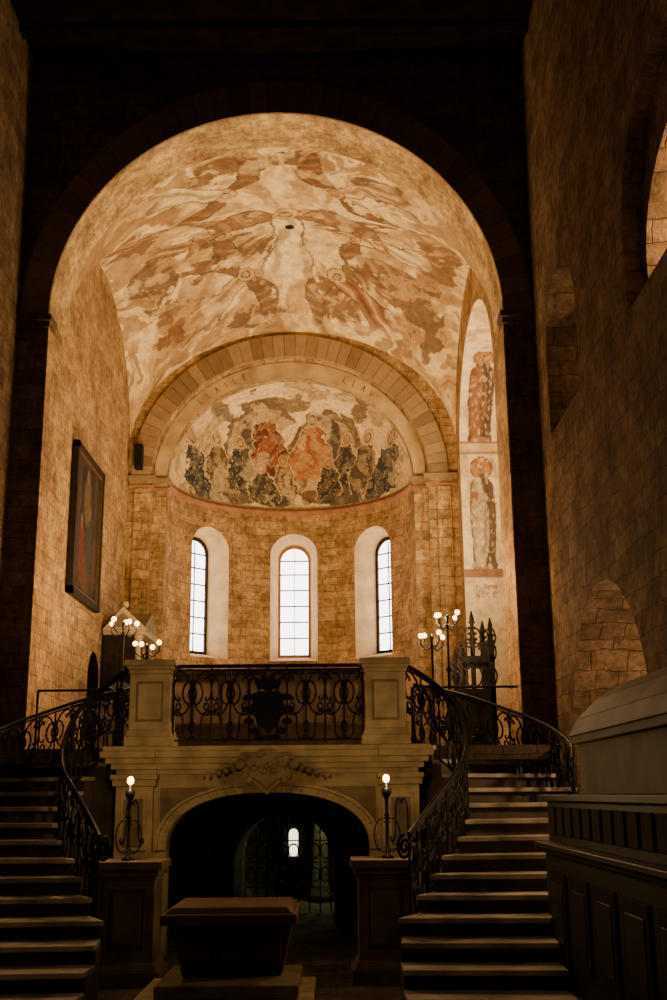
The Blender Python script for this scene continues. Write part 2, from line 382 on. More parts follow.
# apse shell
R=2.78; T=.55; CY=24.95
v=[];f=[];N=64
for i in range(N+1):
    a=math.pi*i/N; c,s_=math.cos(a),math.sin(a)
    for rr in (R,R+T):
        for z in (CH-.1,ZS): v.append((XA+rr*c,CY+rr*s_,z))
for i in range(N):
    a=4*i;b=a+4
    f+=[[a,b,b+1,a+1],[a+2,a+3,b+3,b+2],[a+1,b+1,b+3,a+3],[a,a+2,b+2,b]]
f+=[[0,1,3,2],[4*N,4*N+2,4*N+3,4*N+1]]
mb=MB('wall_apse'); mb.add(v,f,M_apse); apse=mb.build()
cuts=[]
for k,az in enumerate((137,90.5,46)):
    a=math.radians(az); d=Vector((math.cos(a),math.sin(a),0)); t=Vector((-d.y,d.x,0)); C=Vector((XA,CY,0))
    def P3(prof,r): return [tuple(C+d*r+t*p+Vector((0,0,z))) for p,z in prof]
    A=archprof(0,.60,4.72,7.34,.60,24); B=archprof(0,.38,4.90,7.32,.38,24)
    c=MB('cutter'); c.prism(P3(A,R-.12),P3(B,R+T+.02),M_plast); cuts.append(c.build())
    w=MB('window_%d'%(k+1))
    G=archprof(0,.44,4.84,7.32,.46,24); w.prism(P3(G,R+T+.01),P3(G,R+T+.03),M_glass)
    G0=archprof(0,.41,4.86,7.32,.41,24); G1=archprof(0,.345,4.95,7.29,.345,24)
    n=len(G0); fr=M_band if k==1 else M_wood
    for i in range(n):
        j=(i+1)%n
        A4=[P3([G0[i]],R+T-.05)[0],P3([G0[j]],R+T-.05)[0],P3([G1[j]],R+T-.05)[0],P3([G1[i]],R+T-.05)[0]]
        B4=[P3([q],R+T+.005)[0] for q in (G0[i],G0[j],G1[j],G1[i])]
        w.prism(A4,B4,fr)
    for z in (5.35,5.75,6.15,6.55,6.95,7.3): 
        q=[(-.35,z),(.35,z),(.35,z+.03),(-.35,z+.03)]; w.prism(P3(q,R+T-.03),P3(q,R+T),M_wood)
    q=[(-.008,4.95),(.008,4.95),(.008,7.6),(-.008,7.6)]; w.prism(P3(q,R+T-.03),P3(q,R+T),M_wood)
    w.build()
boolcut(apse,cuts)
mb=MB('trim_apse_string_course')
v=[];f=[];prf=[(R+.01,8.36),(R-.05,8.40),(R-.08,8.45),(R-.05,8.50),(R+.01,8.51)]
for i in range(N+1):
    a=math.pi*i/N
    for r_,z in prf: v.append((XA+r_*math.cos(a),CY+r_*math.sin(a),z))
for i in range(N):
    for j in range(4): f.append([i*5+j,i*5+j+1,(i+1)*5+j+1,(i+1)*5+j])
mb.add(v,f,M_band,True); mb.build()
# conch with fresco (sx = across -1..1, sz = height 0..1): ground patches + robed figures
blobs=[(-.52,.12,.16,.08,(.13,.11,.085)),(-.16,.10,.15,.07,(.10,.085,.07)),(.44,.09,.18,.07,(.10,.09,.075)),(.15,.14,.09,.07,(.22,.12,.07)),(-.78,.1,.09,.08,(.15,.12,.08)),(.70,.12,.09,.08,(.15,.12,.08)),
 (-.02,.92,.18,.03,(.26,.16,.09)),(-.60,.78,.08,.05,(.2,.15,.1)),(.58,.78,.08,.05,(.2,.13,.08)),(-.02,.40,.05,.22,(.18,.12,.08)),(-.40,.62,.05,.16,(.10,.085,.07)),(.36,.58,.05,.2,(.09,.08,.07))]
figs=[(-.25,.86,.50,.125,(.36,.12,.055),(.20,.07,.04),.06),(.17,.82,.50,.13,(.42,.14,.05),(.50,.26,.11),-.05),
 (-.84,.52,.46,.085,(.075,.08,.085),(.14,.13,.12),.10),(-.66,.60,.46,.08,(.21,.13,.08),(.36,.24,.14),.05),(-.47,.62,.45,.09,(.085,.08,.075),(.17,.13,.10),.03),
 (.47,.64,.50,.09,(.10,.085,.07),(.20,.15,.11),-.03),(.65,.60,.46,.08,(.16,.12,.085),(.32,.23,.14),-.06),(.84,.50,.44,.085,(.08,.085,.09),(.15,.14,.13),-.1),
 (-.10,.50,.34,.075,(.24,.14,.08),(.40,.27,.15),.02),(.31,.46,.34,.08,(.085,.07,.06),(.18,.13,.09),0),(-.30,.42,.34,.09,(.11,.09,.075),(.2,.15,.11),.03)]
def conchcol(i,j,p):
    sx=(p[0]-XA)/R; sz=(p[2]-ZS)/2.4
    w1=fbm(p[0]*3,p[1]*3,p[2]*3); w2=fbm(p[0]*3+9,p[1]*3,p[2]*3); w3=fbm(p[0]*5,p[1]*5+7,p[2]*5,5); w4=fbm(p[0]*1.6,p[1]*1.6,p[2]*1.6+5)
    c=lerp((.68,.51,.30),(.42,.28,.15),ss(-.2,.4,w4+.4*w3))
    x=sx+.035*w1; z=sz+.035*w2
    for (cx,cz,rr) in ((-.22,.5,.36),(.26,.46,.33)):
        d=math.hypot((x-cx),(z-cz)*.85)
        if abs(d-rr)<.016: c=lerp(c,(.18,.11,.065),.85)
        elif abs(d-rr-.045)<.026: c=lerp(c,(.76,.59,.36),.85)
        elif d<rr: c=lerp(c,(.34,.22,.13),.5)
    for bx,bz,rx,rz,col in blobs:
        d=((x-bx)/rx)**2+((z-bz)/rz)**2+.5*w3
        if d<1.3: c=lerp(c,col,.85*(1-ss(1.0,1.3,d)))
    for fx,fz,h,hw,col,shd,lean in figs:
        b=(fz-z)/h
        if -.2<b<1.05:
            cx=fx+lean*b; a=(x-cx)
            if b>.10:
                H=hw*(.55+.55*min(1,(b-.10)/.25)) if b<.4 else hw*(1.1+.35*math.sin((b-.4)*5))
                H+=.02*w3
                if abs(a)<H and b<1:
                    k=math.sin((a/hw)*5+3*math.sin(b*5+fx*9)+w1*2)
                    c=lerp(col,shd,ss(-.1,.6,k))
                    if abs(k)<.10: c=lerp(c,(.70,.55,.34),.6)
                    if abs(a)>H-.012: c=lerp(c,(.10,.065,.045),.75)
                elif abs(a)<H+.014 and b<1: c=lerp(c,(.72,.57,.35),.6)
            d=math.hypot((sx-fx)/.040,(sz-fz)/.050)
            if d<.55: c=(.46,.29,.17)
            elif d<.72: c=(.16,.095,.06)
            elif d<1.12: c=lerp(c,(.56,.36,.15),.75)
            elif d<1.25: c=lerp(c,(.16,.09,.05),.5)
    if w4>.42: c=lerp(c,(.64,.49,.30),.5)
    c=lerp(c,(.62,.46,.27),.25*ss(.15,.35,w3))
    if sz<.04: c=(.36,.22,.12)
    return contrast(c,1.3,.52)
rows=[]
for i in range(181):
    el=math.pi/2*i/180
    rows.append([(XA+R*math.cos(el)*math.cos(math.pi*j/360),CY+R*math.cos(el)*math.sin(math.pi*j/360),ZS+2.4*math.sin(el)) for j in range(361)])
painted_grid('ceiling_apse_conch',rows,conchcol,fresco('conch_fresco',9,.62))

# vault
VY0,VY1=18.0,24.42; VC=(VY0+VY1)/2; VH=(VY1-VY0)/2
def vz(s,t):
    fs=math.sqrt(max(0,1-s*s)); ft=math.sqrt(max(0,1-t*t))
    Hf=3.66 if t<0 else 3.66-.83*(ss(0,1,t))
    z1=Hf*fs+.1*(1-t*t)*fs; z2=(2.7+1.06*(1-s*s))*ft
    k=.06; d=z1-z2
    return 9.085+.5*(z1+z2+math.sqrt(d*d+k*k))
vp=[(-.84,-.35,.13,.34,0),(-.78,.25,.12,.3,1),(.84,-.1,.12,.4,0),(.80,.5,.13,.25,1),(.60,.42,.22,.13,0),(-.62,.62,.20,.15,0),
    (-.30,.16,.20,.16,1),(.34,-.10,.22,.13,0),(.10,-.88,.10,.10,1),(-.20,-.86,.16,.09,0),(.32,.66,.18,.13,0),(-.22,.76,.18,.08,1),(-.5,-.76,.16,.10,0),(.5,-.76,.16,.10,1)]
ang=[(-.30,-.52,222,.42,.36,(.74,.58,.36),(.28,.15,.08)),(.27,-.52,318,.42,.36,(.62,.40,.23),(.26,.135,.075)),
     (-.36,.02,178,.40,.30,(.44,.23,.12),(.30,.17,.10)),(.36,.06,4,.40,.30,(.70,.54,.33),(.28,.15,.08)),
     (-.26,.42,136,.42,.32,(.60,.40,.23),(.27,.155,.09)),(.28,.42,44,.42,.32,(.42,.20,.10),(.30,.18,.10)),
     (0,-.18,90,.62,.40,(.80,.65,.42),(.34,.19,.105))]
ang=[(a,b,math.radians(d),L,W,r_,w_) for a,b,d,L,W,r_,w_ in ang]
def vaultcol(i,j,p):
    s=(p[0]-XC)/3.66; t=(p[1]-VC)/VH
    dx=(p[0]-XC-.05); dy=(p[1]-VC); r=math.hypot(dx,dy)/3.6; a=math.atan2(dy,dx)
    w=fbm(p[0]*.9,p[1]*.9,3); w2=fbm(p[0]*.9+11,p[1]*.9,3)
    ra=a+.22*w
    st=fbm(math.cos(ra)*5.0,math.sin(ra)*5.0,r*1.0,5)
    st2=fbm(math.cos(ra)*11.0,math.sin(ra)*11.0,r*1.6,5)
    fine=fbm(p[0]*2.5,p[1]*2.5,8,5)
    c=lerp((.76,.585,.335),(.57,.40,.22),ss(-.25,.5,fine+.3*w))
    g=ss(.10,.45,r)
    c=lerp(c,(.50,.30,.155),.55*g*ss(.04,.16,st))
    c=lerp(c,(.80,.64,.39),.7*g*ss(.06,.15,-st))
    if r>.5: c=lerp(c,(.38,.21,.11),.65*ss(.08,.20,st2)*ss(.5,.8,r))
    x=s+.06*w+.045*fine; y=t+.06*w2+.045*fine
    for ps,pt,rs,rt,k in vp:
        d=((x-ps)/rs)**2+((y-pt)/rt)**2+1.1*st2+.4*fine
        if d<.95:
            base=((.31,.165,.085),(.25,.15,.088))[k]
            cc=lerp(base,(.56,.37,.20),.8*ss(.05,.2,st2+.5*fine))
            c=lerp(c,cc,.9*(1-ss(.80,.95,d)))
        elif d<1.02: c=lerp(c,(.26,.15,.085),.4)
    line=(.20,.11,.06)
    x=s+.022*w+.02*fine; y=t+.022*w2+.02*fine
    for hs,ht,d_,L,W,robe,wing in ang:
        ux,uy=math.cos(d_),math.sin(d_); qx,qy=x-hs,y-ht
        u=(qx*ux+qy*uy)/L; v=(-qx*uy+qy*ux)/L
        if abs(v)>1.1 or u<-.6 or u>1.3: continue
        av=abs(v)
        if .08<av<.95:
            mid=.12+.55*(av-.08)**1.4-.22*math.sin(av*3.1); th=.19*math.sin(math.pi*min(1,(av-.03)/.95))**.7
            dd=abs(u-mid)/max(.01,th)
            if dd<1:
                k=math.sin(av*34+u*10)
                cc=lerp(wing,tuple(min(1,q*1.75) for q in wing),.6*ss(-.2,.8,k)*ss(.2,.5,av))
                if fine<.36: c=lerp(c,cc,.92)
                if dd>.86: c=lerp(c,line,.75)
        if .10<u<1.1:
            H=.10+.15*(u-.1)+.03*math.sin(u*9)
            if av<H:
                k=math.sin(v*28+math.sin(u*5)*2+w*3)
                cc=lerp(robe,tuple(q*.55 for q in robe),.8*ss(.3,.9,k))
                cc=lerp(cc,(.82,.68,.45),.4*ss(.5,.95,-k))
                c=lerp(c,cc,.92*(1-ss(.85,1.1,u)))
                if av>H-.022: c=lerp(c,line,.8*(1-ss(.85,1.1,u)))
        dh=math.hypot(u/.9,v)
        if dh<.055: c=(.52,.34,.20)
        elif dh<.075: c=(.24,.14,.08)
        elif dh<.13: c=lerp(c,(.62,.41,.18),.85)
        elif dh<.145: c=lerp(c,line,.7)
    c=lerp(c,(.74,.57,.34),.5*ss(.32,.47,fbm(p[0]*1.7+30,p[1]*1.7,4)))
    if abs(abs(s)-abs(t))<.006 and r>.5: c=lerp(c,(.42,.29,.17),.4)
    if r<.028: c=(.04,.03,.02)
    return contrast(c,1.4,.58)
NV=380; rows=[]
for i in range(NV+1):
    t=-math.cos(math.pi*i/NV)
    rows.append([(XC+3.66*(-math.cos(math.pi*j/NV)),VC+VH*t,vz(-math.cos(math.pi*j/NV),t)) for j in range(NV+1)])
painted_grid('ceiling_chancel_vault',rows,vaultcol,fresco('vault_fresco',4,.66))

# ------------------------------------------------------------ crypt
mb=MB('floor_crypt'); mb.box(XC-2.6,XC+2.6,14.9,24.4,FL-.2,FL,M_crypt); mb.build()
mb=MB('wall_crypt')
for sg in (-1,1):
    xs=sorted([XC+sg*2.3,XC+sg*2.5]); mb.box(xs[0],xs[1],17.0,24,FL,CH-.18,M_crypt)
mb.box(XC-2.5,XC+2.5,23.8,24.0,FL,CH-.18,M_crypt)
archwall(mb,XC-2.3,XC+2.3,FL,CH-.18,XC+.08,.78,.55,.78,18.6,20.4,M_crypt)
mb.build()
mb=MB('window_5'); P=archprof(-.86,.09,.42,.85,.09,12); mb.prism([(a,23.78,b) for a,b in P],[(a,23.8,b) for a,b in P],M_cglass); mb.box(-.96,-.76,23.76,23.78,.62,.64,M_iron); mb.build()
mb=MB('crypt_column')
for sx in (-1.05,.45):
    x=XC+sx+.15; mb.lathe(x,22,[(.24,FL),(.24,FL+.15),(.15,FL+.25),(.14,1.2),(.17,1.3),(.26,1.55),(.28,1.75)],M_crypt); mb.box(x-.3,x+.3,21.7,22.3,1.75,CH-.18,M_crypt)
mb.build()

# ------------------------------------------------------------ scroll ironwork
def scroll(kind,n=34):
    def half(sg):
        pts=[(0,0)]; h=math.pi/2 if sg>0 else -math.pi/2; x=y=0; ds=1/n
        for i in range(n):
            s_=(i+.5)/n
            k=(.9+21*s_**4) if kind=='C' else (.2+21*s_**3.6)
            turn=k*ds
            if kind=='C': h+= turn*sg
            else: h+= turn
            x+=math.cos(h)*ds; y+=math.sin(h)*ds; pts.append((x,y))
        return pts
    L=half(-1)[::-1][:-1]+half(1)
    xs=[p[0] for p in L]; ys=[p[1] for p in L]; a,b,c,d=min(xs),max(xs),min(ys),max(ys)
    return [((x-a)/(b-a),(y-c)/(d-c)) for x,y in L]
SC_,SS_=scroll('C'),scroll('S')
def put(L,x0,x1,y0,y1,mir=False): return [((x1-(x1-x0)*x if mir else x0+(x1-x0)*x),y0+(y1-y0)*y) for x,y in L]
def circ(cx,cy,rx,ry,n=18): return [(cx+rx*math.cos(2*math.pi*i/n),cy+ry*math.sin(2*math.pi*i/n)) for i in range(n+1)]
def cell(a,b):
    w=b-a; m=(a+b)/2; L=[]
    L+=[put(SC_,a+.05*w,m-.03*w,.36,.93,False),put(SC_,m+.03*w,b-.05*w,.36,.93,True)]
    L+=[put(SS_,a+.06*w,m-.04*w,.05,.40,False),put(SS_,m+.04*w,b-.06*w,.05,.40,True)]
    L+=[circ(m,.64,.10*w,.09),circ(m,.2,.07*w,.08),[(m,.04),(m,.96)]]
    L+=[put(SC_,m-.26*w,m-.02*w,.50,.80,True),put(SC_,m+.02*w,m+.26*w,.50,.80,False)]
    L+=[circ(a+.13*w,.47,.06*w,.045),circ(b-.13*w,.47,.06*w,.045)]
    L+=[put(SC_,a-.0*w,a+.16*w,.55,.85,True),put(SC_,b-.16*w,b,.55,.85,False)]
    L+=[[(a,0),(a,1)]]
    return L
def railing(name,path,ncell,parent=None,r=.011,extra=None):
    d=[0]
    for i in range(1,len(path)): d.append(d[-1]+math.dist(path[i][:2],path[i-1][:2])+1e-6)
    Tt=d[-1]
    def at(s_,t):
        s_=max(0,min(1,s_))*Tt
        for i in range(1,len(d)):
            if s_<=d[i]+1e-9: break
        u=(s_-d[i-1])/(d[i]-d[i-1]); q=[path[i-1][k]+(path[i][k]-path[i-1][k])*u for k in range(4)]
        return (q[0],q[1],q[2]+(q[3]-q[2])*t)
    lines=[]
    for k in range(ncell): lines+=cell(k/ncell,(k+1)/ncell)
    lines.append([(1,0),(1,1)])
    L3=[[at(*p) for p in L] for L in lines]
    L3+=[[at(i/40,.035) for i in range(41)],[at(i/40,.95) for i in range(41)]]
    curves(name+'_scrollwork',L3,M_iron,r,parent)
    curves(name+'_handrail',[[at(i/60,1.0) for i in range(61)]],M_iron,.026,parent)
    return at
def smoothpath(P,n=8):
    out=[]
    for i in range(len(P)-1):
        p0=P[max(0,i-1)];p1=P[i];p2=P[i+1];p3=P[min(len(P)-1,i+2)]
        for k in range(n):
            t=k/n
            out.append(tuple(.5*((2*b)+(-a+c)*t+(2*a-5*b+4*c-d)*t*t+(-a+3*b-3*c+d)*t**3) for a,b,c,d in zip(p0,p1,p2,p3)))
    out.append(tuple(P[-1])); return out
g=[]
for i in range(9):
    x=XC+.08-.72+i*.18; h=.55+.72*math.sqrt(max(0,1-((x-XC-.08)/.75)**2)); g.append([(x,20.2,FL),(x,20.2,h)])
for z in (.1,.5,.85): g.append([(XC-.62,20.2,z),(XC+.80,20.2,z)])
for i in range(8):
    cx=XC+.08-.63+i*.18
    for cz in (.3,.68): g.append([(cx+a,20.2,cz+b) for a,b in circ(0,0,.08,.12)])
curves('crypt_grille',g,M_iron,.012)

# ------------------------------------------------------------ balcony
BX=-.85
balc=empty('balcony')
mb=MB('facade')
archwall(mb,BX-1.86,BX+1.86,FL,1.9,BX,1.26,.95,.68,14.68,15.02,M_sand,p=.85)
for (r0,h0,r1,h1,yy) in ((1.26,.68,1.36,.77,14.64),(1.36,.77,1.40,.81,14.61)):
    A=arc(BX,r0,.95,h0,36,.85); B=arc(BX,r1,.95,h1,36,.85)
    for i in range(36):
        q=[A[i],B[i],B[i+1],A[i+1]]; mb.prism([(a,yy,b) for a,b in q],[(a,14.69,b) for a,b in q],M_sand)
for sg in (-1,1):
    def bx(a,b,y0,y1,z0,z1,m,t=0):
        xs=sorted([BX+sg*a,BX+sg*b]); mb.box(xs[0],xs[1],y0,y1,z0,z1,m,t)
    bx(1.42,1.88,14.56,14.7,.55,1.72,M_sand)
    bx(1.49,1.81,14.53,14.57,.95,1.62,M_sand)
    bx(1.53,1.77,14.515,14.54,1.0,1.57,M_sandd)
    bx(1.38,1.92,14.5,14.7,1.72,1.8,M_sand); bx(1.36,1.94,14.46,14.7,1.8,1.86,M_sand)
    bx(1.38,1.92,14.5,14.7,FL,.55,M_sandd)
    bx(1.70,1.92,15.02,17.0,FL,CH-.18,M_crypt)
for sg in (-1,1):
    q=[(.45,1.70),(1.34,1.70),(1.34,1.28)]
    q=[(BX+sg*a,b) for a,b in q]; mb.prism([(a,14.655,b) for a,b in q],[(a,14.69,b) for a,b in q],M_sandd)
mb.build(balc,.008)
mb=MB('cornice')
for z0,z1,p in ((1.86,1.92,.02),(1.92,1.99,.08),(1.99,2.06,.14),(2.06,2.14,.20),(2.14,2.2,.17)):
    mb.box(BX-1.84-p,BX+1.84+p,14.62-p,15.4,z0,z1,M_sand)
    for sg in (-1,1):
        xs=sorted([BX+sg*1.38,BX+sg*(1.86+p)]); mb.box(xs[0],xs[1],14.55-p,15.4,z0,z1,M_sand)
mb.box(BX-1.95,BX+1.95,15.3,17.0,1.9,2.2,M_sandd)
mb.build(balc,.01)
mb=MB('cartouche')
q=[(-.36,2.02),(-.30,2.12),(-.12,2.10),(0,2.16),(.12,2.10),(.30,2.12),(.36,2.02),(.28,1.92),(.30,1.80),(.16,1.74),(0,1.60),(-.16,1.74),(-.30,1.80),(-.28,1.92)]
mb.prism([(BX+a,14.37,b) for a,b in q],[(BX+a,14.7,b) for a,b in q],M_sandd)
mb.prism([(BX+a*.7,14.34,1.9+(b-1.9)*.7) for a,b in q],[(BX+a*.85,14.38,1.9+(b-1.9)*.85) for a,b in q],M_sandd)
for k in range(9): mb.sphere((BX-.16+.04*k,14.34,1.92+.05*math.sin(k*1.7)),.035,M_sandd,8)
for sg in (-1,1):
    mb.sphere((BX+sg*.33,14.38,1.97),.07,M_sandd); mb.sphere((BX+sg*.22,14.38,1.78),.055,M_sandd)
    for k in range(5): mb.sphere((BX+sg*(.42+.09*k),14.50,1.93-.03*k),.05-.006*k,M_sandd,8)
mb.build(balc,.01)
for sg in (-1,1):
    mb=MB('pedestal'); cx=BX+sg*1.48
    for w,z0,z1,t in ((.30,2.2,2.32,0),(.285,2.32,2.40,.02),(.255,2.40,3.10,0),(.27,3.10,3.15,0),(.29,3.15,3.2,0),(.33,3.2,3.27,.01)):
        mb.box(cx-w,cx+w,14.72-w,14.72+w,z0,z1,M_sand,t)
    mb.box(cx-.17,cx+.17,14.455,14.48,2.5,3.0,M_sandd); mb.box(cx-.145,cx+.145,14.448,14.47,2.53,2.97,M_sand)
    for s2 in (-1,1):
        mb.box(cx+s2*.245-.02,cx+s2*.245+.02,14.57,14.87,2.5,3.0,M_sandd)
    mb.build(balc,.008)
rb=empty('balcony_railing')
railing('front',[(BX-1.2,14.62,2.24,3.2),(BX+1.2,14.62,2.24,3.2)],5,rb,.014)
mb=MB('crest'); y=14.6
def fl2(pts,mat,y0,y1): mb.prism([(BX+a,y0,b) for a,b in pts],[(BX+a,y1,b) for a,b in pts],mat)
fl2([(0,2.36),(.13,2.46),(.19,2.62),(.2,2.84),(.1,2.88),(0,2.85),(-.1,2.88),(-.2,2.84),(-.19,2.62),(-.13,2.46)],M_iron,14.55,14.6)
fl2([(0,2.43),(.09,2.5),(.13,2.63),(.13,2.8),(-.13,2.8),(-.13,2.63),(-.09,2.5)],M_iron,14.53,14.56)
fl2([(-.14,2.90),(.14,2.90),(.2,3.08),(.1,3.02),(.07,3.13),(0,3.03),(-.07,3.13),(-.1,3.02),(-.2,3.08)],M_iron,14.56,14.6)
mb.sphere((BX,14.58,3.15),.03,M_iron)
for sg in (-1,1):
    for k,(a,b) in enumerate(((.24,2.8),(.27,2.65),(.24,2.5),(.18,2.38),(.1,2.3))):
        q=[(BX+sg*a+.07*math.cos(t),b+.045*math.sin(t)) for t in [i*math.pi/4 for i in range(8)]]
        mb.prism([(p,14.57,z) for p,z in q],[(p,14.6,z) for p,z in q],M_iron)
mb.build(rb)
# ------------------------------------------------------------ stairs
def interp(T_,t):
    for i in range(1,len(T_)):
        if t<=T_[i][0]: break
    a,b=T_[i-1],T_[i]; u=(t-a[0])/(b[0]-a[0]); return (a[1]+(b[1]-a[1])*u,a[2]+(b[2]-a[2])*u)
inner=[(-.1,1.48,10.1),(0,1.45,10.7),(.2,1.45,11.9),(.3,1.74,12.5),(.42,2.0,12.95),(.54,2.3,13.45),(.66,2.42,14.05),(.76,2.32,14.55),(.88,2.15,14.85),(1,1.97,15.1)]
outer=[(-.1,2.9,10.0),(0,2.92,10.6),(.2,2.94,11.8),(.3,3.15,12.4),(.42,3.4,13.1),(.54,3.65,13.8),(.66,3.9,14.6),(.76,3.95,15.5),(.88,3.3,16.3),(1,2.2,16.88)]
for sg in (1,-1):
    mb=MB('staircase'); NS=14
    for k in range(NS):
        t0,t1=k/NS,(k+1)/NS; z=FL+2.5*(k+1)/NS
        ia,ib,oa,ob=interp(inner,t0),interp(inner,t1),interp(outer,t0),interp(outer,t1)
        def pt(p,z): return (BX+sg*p[0],p[1],z)
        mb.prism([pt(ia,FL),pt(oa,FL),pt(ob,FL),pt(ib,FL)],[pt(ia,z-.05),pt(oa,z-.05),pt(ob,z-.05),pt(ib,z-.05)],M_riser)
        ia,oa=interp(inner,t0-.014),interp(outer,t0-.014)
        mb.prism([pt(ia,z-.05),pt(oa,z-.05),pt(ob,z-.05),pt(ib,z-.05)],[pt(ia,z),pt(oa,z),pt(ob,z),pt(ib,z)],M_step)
    mb.build(None,.008)
    e=empty('stair_railing')
    P=[(1.74,14.68,2.28,3.22),(2.1,14.80,2.05,3.0),(2.36,14.52,1.75,2.68),(2.42,14.05,1.38,2.3),(2.3,13.45,1.08,1.95),(2.0,12.95,.78,1.62),(1.74,12.55,.48,1.34),(1.6,12.25,.3,1.2)]
    railing('inner',smoothpath([(BX+sg*a,b,c,d) for a,b,c,d in P]),7,e,.014)
    P=[(2.0,16.8,2.25,3.15),(2.6,16.6,2.1,3.0),(3.2,16.15,1.85,2.75),(3.65,15.6,1.6,2.5),(3.85,14.9,1.3,2.22),(3.75,14.3,1.1,2.0)]
    railing('outer',smoothpath([(BX+sg*a,b,c,d) for a,b,c,d in P]),7,e,.013)
    vol=[]
    for i in range(30):
        a=i/30*4*math.pi; rr=.13*(1-i/34); vol.append((BX+sg*(1.55-rr*math.sin(a)*.6),12.22,1.07+rr*math.cos(a)))
    curves('volute',[vol],M_iron,.018,e)
    xs=sorted([BX+sg*2.0,BX+sg*3.62]); curves('guard_rail',[[(xs[0],17.3,3.15),(xs[1],17.3,3.15)],[(xs[0],17.3,CH),(xs[0],17.3,3.15)],[(xs[1],17.3,CH),(xs[1],17.3,3.15)]],M_iron,.02)
    mb=MB('newel_pedestal'); cx=BX+sg*1.36; cy=12.95
    for w,z0,z1,t in ((.36,FL,FL+.14,0),(.33,FL+.14,FL+.22,.03),(.285,FL+.22,.74,0),(.30,.74,.78,0),(.33,.78,.85,0),(.37,.85,.93,.01)):
        mb.box(cx-w,cx+w,cy-w,cy+w,z0,z1,M_sandd,t)
    mb.box(cx-.19,cx+.19,cy-.30,cy-.28,0.05,.65,M_riser); mb.box(cx-.15,cx+.15,cy-.305,cy-.29,.09,.61,M_sandd)
    mb.build(None,.008)
    mb=MB('torch_lamp'); tx=BX+sg*1.40
    mb.lathe(tx,12.85,[(.07,.93),(.07,.95),(.02,.97),(.018,1.35),(.03,1.38),(.018,1.41),(.02,1.55),(.05,1.6),(.055,1.66),(.03,1.67),(.028,1.72)],M_iron,12)
    mb.sphere((tx,12.85,1.765),.038,M_flame,12,1.2)
    t_=mb.build()
    Ls=[]
    for m in (False,True):
        Ls.append([(tx+(a if not m else -a)*1,12.85,b) for a,b in [(x*.13+.01,1.0+y*.35) for x,y in SC_]])
    curves('bracket_scrolls',Ls,M_iron,.008,t_)
    o_=[]
    for m in (-1,1):
        o_.append([(BX+sg*1.65+m*(x*.13+.01),14.49,1.05+y*.5) for x,y in SS_])
    curves('pilaster_iron_ornament',o_,M_iron,.01)

# ------------------------------------------------------------ sarcophagus in front of the crypt
mb=MB('sarcophagus')
x0,x1=-1.66,-.38
mb.box(x0-.22,x1+.16,10.9,12.5,FL,FL+.10,M_sand); mb.box(x0-.02,x1+.02,11.15,12.45,FL+.10,FL+.22,M_sandd)
mb.prism([(x0+.16,11.75,FL+.22),(x1-.16,11.75,FL+.22),(x1-.16,12.35,FL+.22),(x0+.16,12.35,FL+.22)],[(x0+.05,11.62,.42),(x1-.05,11.62,.42),(x1-.05,12.45,.42),(x0+.05,12.45,.42)],M_sarc)
mb.box(x0,x1,11.3,12.5,.42,.52,M_sarc); mb.box(x0+.03,x1-.03,11.33,12.48,.52,.58,M_sarc,.06)
for i in range(3): mb.box(x0+.20+i*.34,x0+.44+i*.34,11.64,11.72,.06,.34,M_sarc)
mb.build(None,.015)
mb=MB('carved_counter')
X0=2.14
mb.box(X0,3.24,4.0,12.2,FL,1.02,M_counter); mb.box(X0-.06,3.24,3.9,12.26,1.02,1.07,M_wood); mb.box(X0-.1,3.24,3.9,12.3,1.07,1.12,M_counter)
mb.box(X0+.04,3.24,4.0,12.18,1.12,1.52,M_counter); mb.box(X0-.04,3.24,3.95,12.26,1.52,1.58,M_counter)
mb.box(X0-.05,3.24,3.9,12.25,FL,FL+.15,M_counter)
for i in range(8):
    y=4.3+i*.98; mb.box(X0-.025,X0+.01,y,y+.75,.1,.85,M_wood); mb.box(X0-.035,X0,y+.1,y+.65,.2,.75,M_counter)
for i in range(20):
    y=4.1+i*.4; mb.box(X0+.015,X0+.05,y,y+.3,1.2,1.46,M_wood)
mb.build(None,.008)
mb=MB('gabled_tomb')
mb.box(2.5,3.22,7.0,12.0,1.58,2.08,M_tomb); mb.box(2.44,3.23,6.95,12.08,2.08,2.16,M_tomb)
lv=[(2.42,6.9,12.1,2.16),(2.50,6.98,12.02,2.33),(2.68,7.12,11.86,2.52),(2.90,7.28,11.68,2.66),(3.08,7.42,11.55,2.72)]
for (xa,ya,yb,za),(xb,yc,yd,zb) in zip(lv[:-1],lv[1:]):
    mb.prism([(xa,ya,za),(3.23,ya,za),(3.23,yb,za),(xa,yb,za)],[(xb,yc,zb),(3.23,yc,zb),(3.23,yd,zb),(xb,yd,zb)],M_tomb)
mb.build(None,.01)

# ------------------------------------------------------------ choir furniture
def candelabrum(x,y,z,seed,n):
    mb=MB('candelabrum')
    mb.lathe(x,y,[(.2,CH),(.2,CH+.04),(.06,CH+.12),(.025,CH+.3),(.02,z-.9),(.05,z-.85),(.02,z-.8),(.018,z-.1),(.04,z-.05),(.01,z)],M_iron,12)
    o=mb.build(); L=[]; g=MB('globes')
    for i in range(n):
        a=2*math.pi*i/n+.3+seed; rr=.20; ex,ey=x+rr*math.cos(a),y+rr*math.sin(a); dz=-.09+.04*(i%2)
        L.append([(x,y,z+dz-.1),(x+.5*(ex-x),y+.5*(ey-y),z+dz-.16),(ex,ey,z+dz-.08),(ex,ey,z+dz)])
        g.sphere((ex,ey,z+dz+.05),.040,M_bulb,10)
    curves('arms',L,M_iron,.012,o); g.build(o)
    l=bpy.data.lights.new('candelabrum_light','POINT'); l.energy=80; l.color=(1,.60,.26); l.shadow_soft_size=.1
    lo=bpy.data.objects.new('light',l); lo.location=(x,y,z+.28); link(lo,o)
